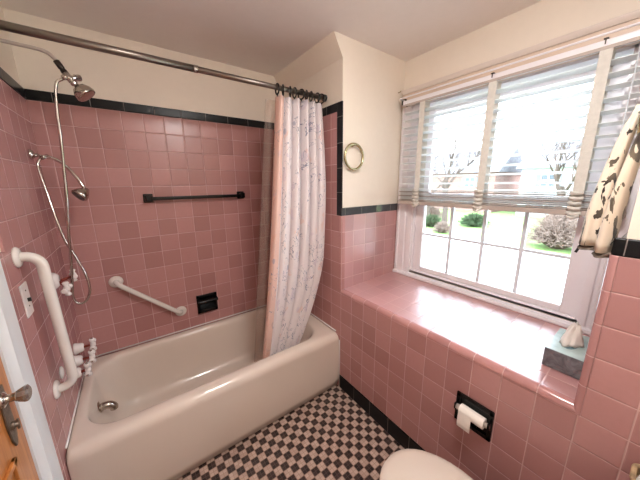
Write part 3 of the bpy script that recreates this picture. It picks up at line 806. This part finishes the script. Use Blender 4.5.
MB().box(CX-.235, CX+.21, -2.31, -2.095, .7155, .745).build('tank_lid', M['toilet'], tl, bevel=.01, seg=3)
bk = thing('storage_basket', (1.37, -2.13, .72), 'tan woven basket at the right edge below the sill', 'basket')

# ================================================================ basket hung on the right wall near the tank
def basket():
    x0, x1, y0, y1, z0, z1 = L-.085, L-.006, -2.090, -2.22, .57, .712
    m = MB(); rings = []
    for j in range(15):
        v = j/14; z = z0+(z1-z0)*v; e_ = .006*(1-v); b = .003*(j % 2)
        rings.append([(x, y, zz) for x, y, zz in rr(x0+e_-b, x1-e_+b, y1+e_-b, y0-e_+b, z, .018, 4)])
    m.loops(rings, True, False)
    for z in (z1,):
        m.tube([p for p in rr(x0-.002, x1+.002, y1-.002, y0+.002, z, .018, 4)], .006, 8, closed=True)
    m.build('body', M['wicker'], bk, smooth=False)
    MB().tube(bez([(x0+.02, y0-.005, z1-.01), (x0+.025, y0-.02, z1+.03), (x0+.028, y0-.07, z1+.045), (x0+.025, y1+.02, z1+.03), (x0+.02, y1+.005, z1-.01)], 6), .004, 8).build('handle', M['porcelain'], bk, smooth=True)
basket()

# ================================================================ unseen ceiling lamp, added to fill the room with light
vl = thing('fill_light', (.92, -1.82, ZC), 'round fill light added out of view on the bathroom ceiling', 'fill light')
MB().lathe([(0, .17), (.02, .175), (.03, .165)], (.92, -1.82, ZC-.001), (0, 0, -1), 32).build('pan', M['chrome'], vl, smooth=True)
FILL = NT('fill_light_glow'); em = FILL.n('ShaderNodeEmission'); em.inputs[0].default_value = (1, .97, .94, 1); em.inputs[1].default_value = 30
FILL.l(em.outputs[0], FILL.out.inputs[0])
MB().lathe([(.03, .160), (.05, .155), (.075, .125), (.092, .07), (.097, 0)], (.92, -1.82, ZC-.001), (0, 0, -1), 32).build('fill_dome', FILL.m, vl, smooth=True)

# ================================================================ outdoors
GZ = -2.5
struct(MB().box(2.3, 90, -60, 70, GZ-.3, GZ).build('ground', M['earth']))
struct(MB().prism([(10.2, -60), (18.6, -60), (18.6, 70), (10.2, 70)], 'z', GZ, GZ+.03).build('road', M['road']))
struct(MB().prism([(18.6, -60), (18.9, -60), (18.9, 70), (18.6, 70)], 'z', GZ, GZ+.12).build('curb', M['road']))
g = MB().prism([(18.9, -60), (48, -60), (48, 70), (18.9, 70)], 'z', GZ, GZ+.05).build('lawn', M['lawn']); struct(g)
g = MB().prism([(6.5, -60), (10.2, -60), (10.2, 70), (6.5, 70)], 'z', GZ, GZ+.05).build('verge', M['earth']); struct(g)

def house(name, x, ya, yb, h, hr, mat, label, wins, loc):
    o = thing(name, loc, label, 'house')
    MB().box(x, x+9, ya, yb, GZ, GZ+h).build('walls', M[mat], o)
    ym = (ya+yb)/2
    MB().prism([(x-.5, GZ+h), (x+4.5, GZ+h+hr), (x+9.5, GZ+h)], 'y', ya-.5*(1 if ya < yb else -1), yb+.5*(1 if ya < yb else -1)).build('roof', M['roof'], o)
    for (y, z, wd, hh) in wins:
        f = MB().box(x-.08, x, y-wd/2, y+wd/2, GZ+z, GZ+z+hh).build('window_frame', M['white_trim'], o)
        p = MB()
        for a in range(2):
            for b in range(2):
                p.box(x-.10, x-.081, y-wd/2+.08+a*wd/2, y+.0-.04+a*wd/2, GZ+z+.08+b*hh/2, GZ+z+hh/2-.04+b*hh/2)
        p.build('pane', M['dkglass'], f)
        MB().box(x-.06, x, y-wd/2-.45, y-wd/2-.05, GZ+z, GZ+z+hh).build('shutter', M['shutter'], o)
        MB().box(x-.06, x, y+wd/2+.05, y+wd/2+.45, GZ+z, GZ+z+hh).build('shutter', M['shutter'], o)
house('brick_house', 38, 12, 29, 5.2, 3.2, 'brick', 'pale red brick house across the road at left of the view', [(15, .9, 1.6, 1.5), (19.5, .9, 1.6, 1.5), (24, .9, 1.6, 1.5), (15, 3.3, 1.3, 1.3), (24, 3.3, 1.3, 1.3)], (38, 20, GZ))
house('sided_house', 37, -14, 9, 5.4, 3.0, 'siding', 'pale sided house across the road behind the bare shrub', [(6.5, 1.0, 1.8, 1.5), (2.0, 1.0, 1.8, 1.5), (-3.5, 1.0, 1.8, 1.5), (6.5, 3.4, 1.3, 1.3), (-3.5, 3.4, 1.3, 1.3)], (37, -2, GZ))

def branch(mb, p, d, l, r, depth, rg):
    q = [p]; dd = d.copy()
    for k in range(3):
        dd = (dd+Vector((rg.uniform(-.15, .15), rg.uniform(-.15, .15), rg.uniform(-.05, .12)))).normalized(); q.append(q[-1]+dd*l/3)
    mb.tube(q, [r, r*.85, r*.72, r*.6], 5, caps=False)
    if depth == 0: return
    for k in range(3 if depth > 1 else 4):
        a = rg.uniform(0, 2*PI); e_ = Vector((math.cos(a), math.sin(a), rg.uniform(.2, .9))).normalized()
        nd = (dd*.9+e_*.9).normalized(); branch(mb, q[rg.choice((2, 3))], nd, l*rg.uniform(.6, .8), r*.5, depth-1, rg)
def tree(x, y, h, r, label, seed):
    rg = random.Random(seed); m = MB(); branch(m, Vector((x, y, GZ)), Vector((0, 0, 1)), h*.36, r, 5, rg)
    o = m.build('bare_tree', M['bark'], None, smooth=True)
    tag(o, label, 'tree')
tree(22, 9.5, 9.5, .28, 'bare tree on the far lawn left of centre behind the blind', 11)
tree(30, 3.9, 10, .30, 'bare tree on the far lawn in the middle behind the blind', 12)
tree(21, -2.2, 8.5, .22, 'bare tree on the far lawn seen at the right of the blind', 13)
def shrub(x, y, rad, hh, n, label, seed, mat='twig', name='bare_shrub', thick=.014):
    rg = random.Random(seed); m = MB()
    for k in range(n):
        a = rg.uniform(0, 2*PI); el = rg.uniform(.15, 1.5)
        d_ = Vector((math.cos(a)*math.cos(el)*rad, math.sin(a)*math.cos(el)*rad, math.sin(el)*hh))*rg.uniform(.75, 1)
        b = Vector((x, y, GZ))+Vector((d_.x, d_.y, 0))*.12; e_ = Vector((x, y, GZ))+d_
        mid = (b+e_)/2+Vector((rg.uniform(-.1, .1), rg.uniform(-.1, .1), hh*.12))
        m.tube([b, mid, e_], [thick*1.6, thick, thick*.5], 3, caps=False)
        for q in range(3):
            s_ = mid.lerp(e_, rg.uniform(0, .8)); m.tube([s_, s_+Vector((rg.uniform(-.3, .3), rg.uniform(-.3, .3), rg.uniform(0, .3)))*rad*.5], [thick*.8, thick*.4], 3, caps=False)
    tag(m.build(name, M[mat], None), label, 'shrub')
shrub(20.8, 1.8, 1.9, 2.3, 700, 'large rounded bare shrub on the far verge at the right panes', 21, thick=.022)
shrub(22.5, 11.0, 1.2, 1.2, 400, 'low evergreen shrub on the far verge at the left pane', 22, 'evergreen', 'evergreen_shrub', .03)
shrub(25.5, 8.6, 1.5, 1.3, 400, 'wide evergreen shrub before the houses seen through the middle panes', 23, 'evergreen', 'evergreen_shrub', .03)
shrub(9.3, .45, .75, .75, 350, 'small pale bare shrub on the near verge at lower right', 24)
shrub(9.4, 3.1, .55, .6, 250, 'small bare shrub on the near verge at lower left of the panes', 25)

shrub(20.3, 8.7, .9, 1.0, 350, 'bare brown shrub at the road edge between the two evergreen shrubs', 26)
shrub(27.0, 13.8, 1.7, 1.7, 400, 'tall bare shrub near the brick house at the far left pane', 27, thick=.022)
shrub(29.5, 3.2, 2.2, 1.9, 450, 'wide bare shrub in front of the pale house left of the big rounded shrub', 28, thick=.024)
shrub(24.5, -2.6, 2.2, 2.6, 450, 'bare shrub behind the big rounded shrub at the right panes', 29, thick=.024)
tree(32, .2, 9.5, .2, 'slender bare tree in front of the pale sided house', 15)
tree(26, 13.5, 10, .24, 'bare tree furthest left on the far lawn', 16)
# ================================================================ light, camera
W = bpy.data.worlds.new('sky'); SC.world = W; W.use_nodes = True
wt = W.node_tree; bg = wt.nodes['Background']      # overcast sky: brighter overhead than at the horizon
tc = wt.nodes.new('ShaderNodeTexCoord'); sx = wt.nodes.new('ShaderNodeSeparateXYZ'); wt.links.new(tc.outputs['Generated'], sx.inputs[0])
mr = wt.nodes.new('ShaderNodeMapRange'); wt.links.new(sx.outputs['Z'], mr.inputs[0])
mr.inputs[1].default_value = 0; mr.inputs[2].default_value = 1; mr.inputs[3].default_value = .40; mr.inputs[4].default_value = 1.1
ml = wt.nodes.new('ShaderNodeMath'); ml.operation = 'MULTIPLY'; wt.links.new(mr.outputs[0], ml.inputs[0]); ml.inputs[1].default_value = 7.5
wt.links.new(ml.outputs[0], bg.inputs[1]); bg.inputs[0].default_value = (.78, .88, 1, 1)

cam = bpy.data.cameras.new('camera'); co = bpy.data.objects.new('camera', cam); COL.objects.link(co)
cam.sensor_width = 36; cam.lens = 257.328/640*36; cam.clip_start = .02; cam.clip_end = 300
Rv, Uv, Fv = Vector((.8087, -.5881, -.0103)), Vector((.1349, .1683, .9765)), Vector((.5725, .7911, -.2154))
Fv.normalize(); Rv = (Rv-Fv*Rv.dot(Fv)).normalized(); Uv = Rv.cross(Fv)
mt = Matrix((Rv, Uv, -Fv)).transposed().to_4x4(); mt.translation = Vector((.3639, -2.031, 1.5281)); co.matrix_world = mt
SC.camera = co
vs = SC.view_settings; vs.view_transform = 'Standard'; vs.look = 'None'; vs.exposure = 1.42; vs.gamma = 1; vs.use_curve_mapping = False
SC.cycles.max_bounces = 8; SC.cycles.diffuse_bounces = 5; SC.cycles.transparent_max_bounces = 12
SC.cycles.sample_clamp_indirect = 6
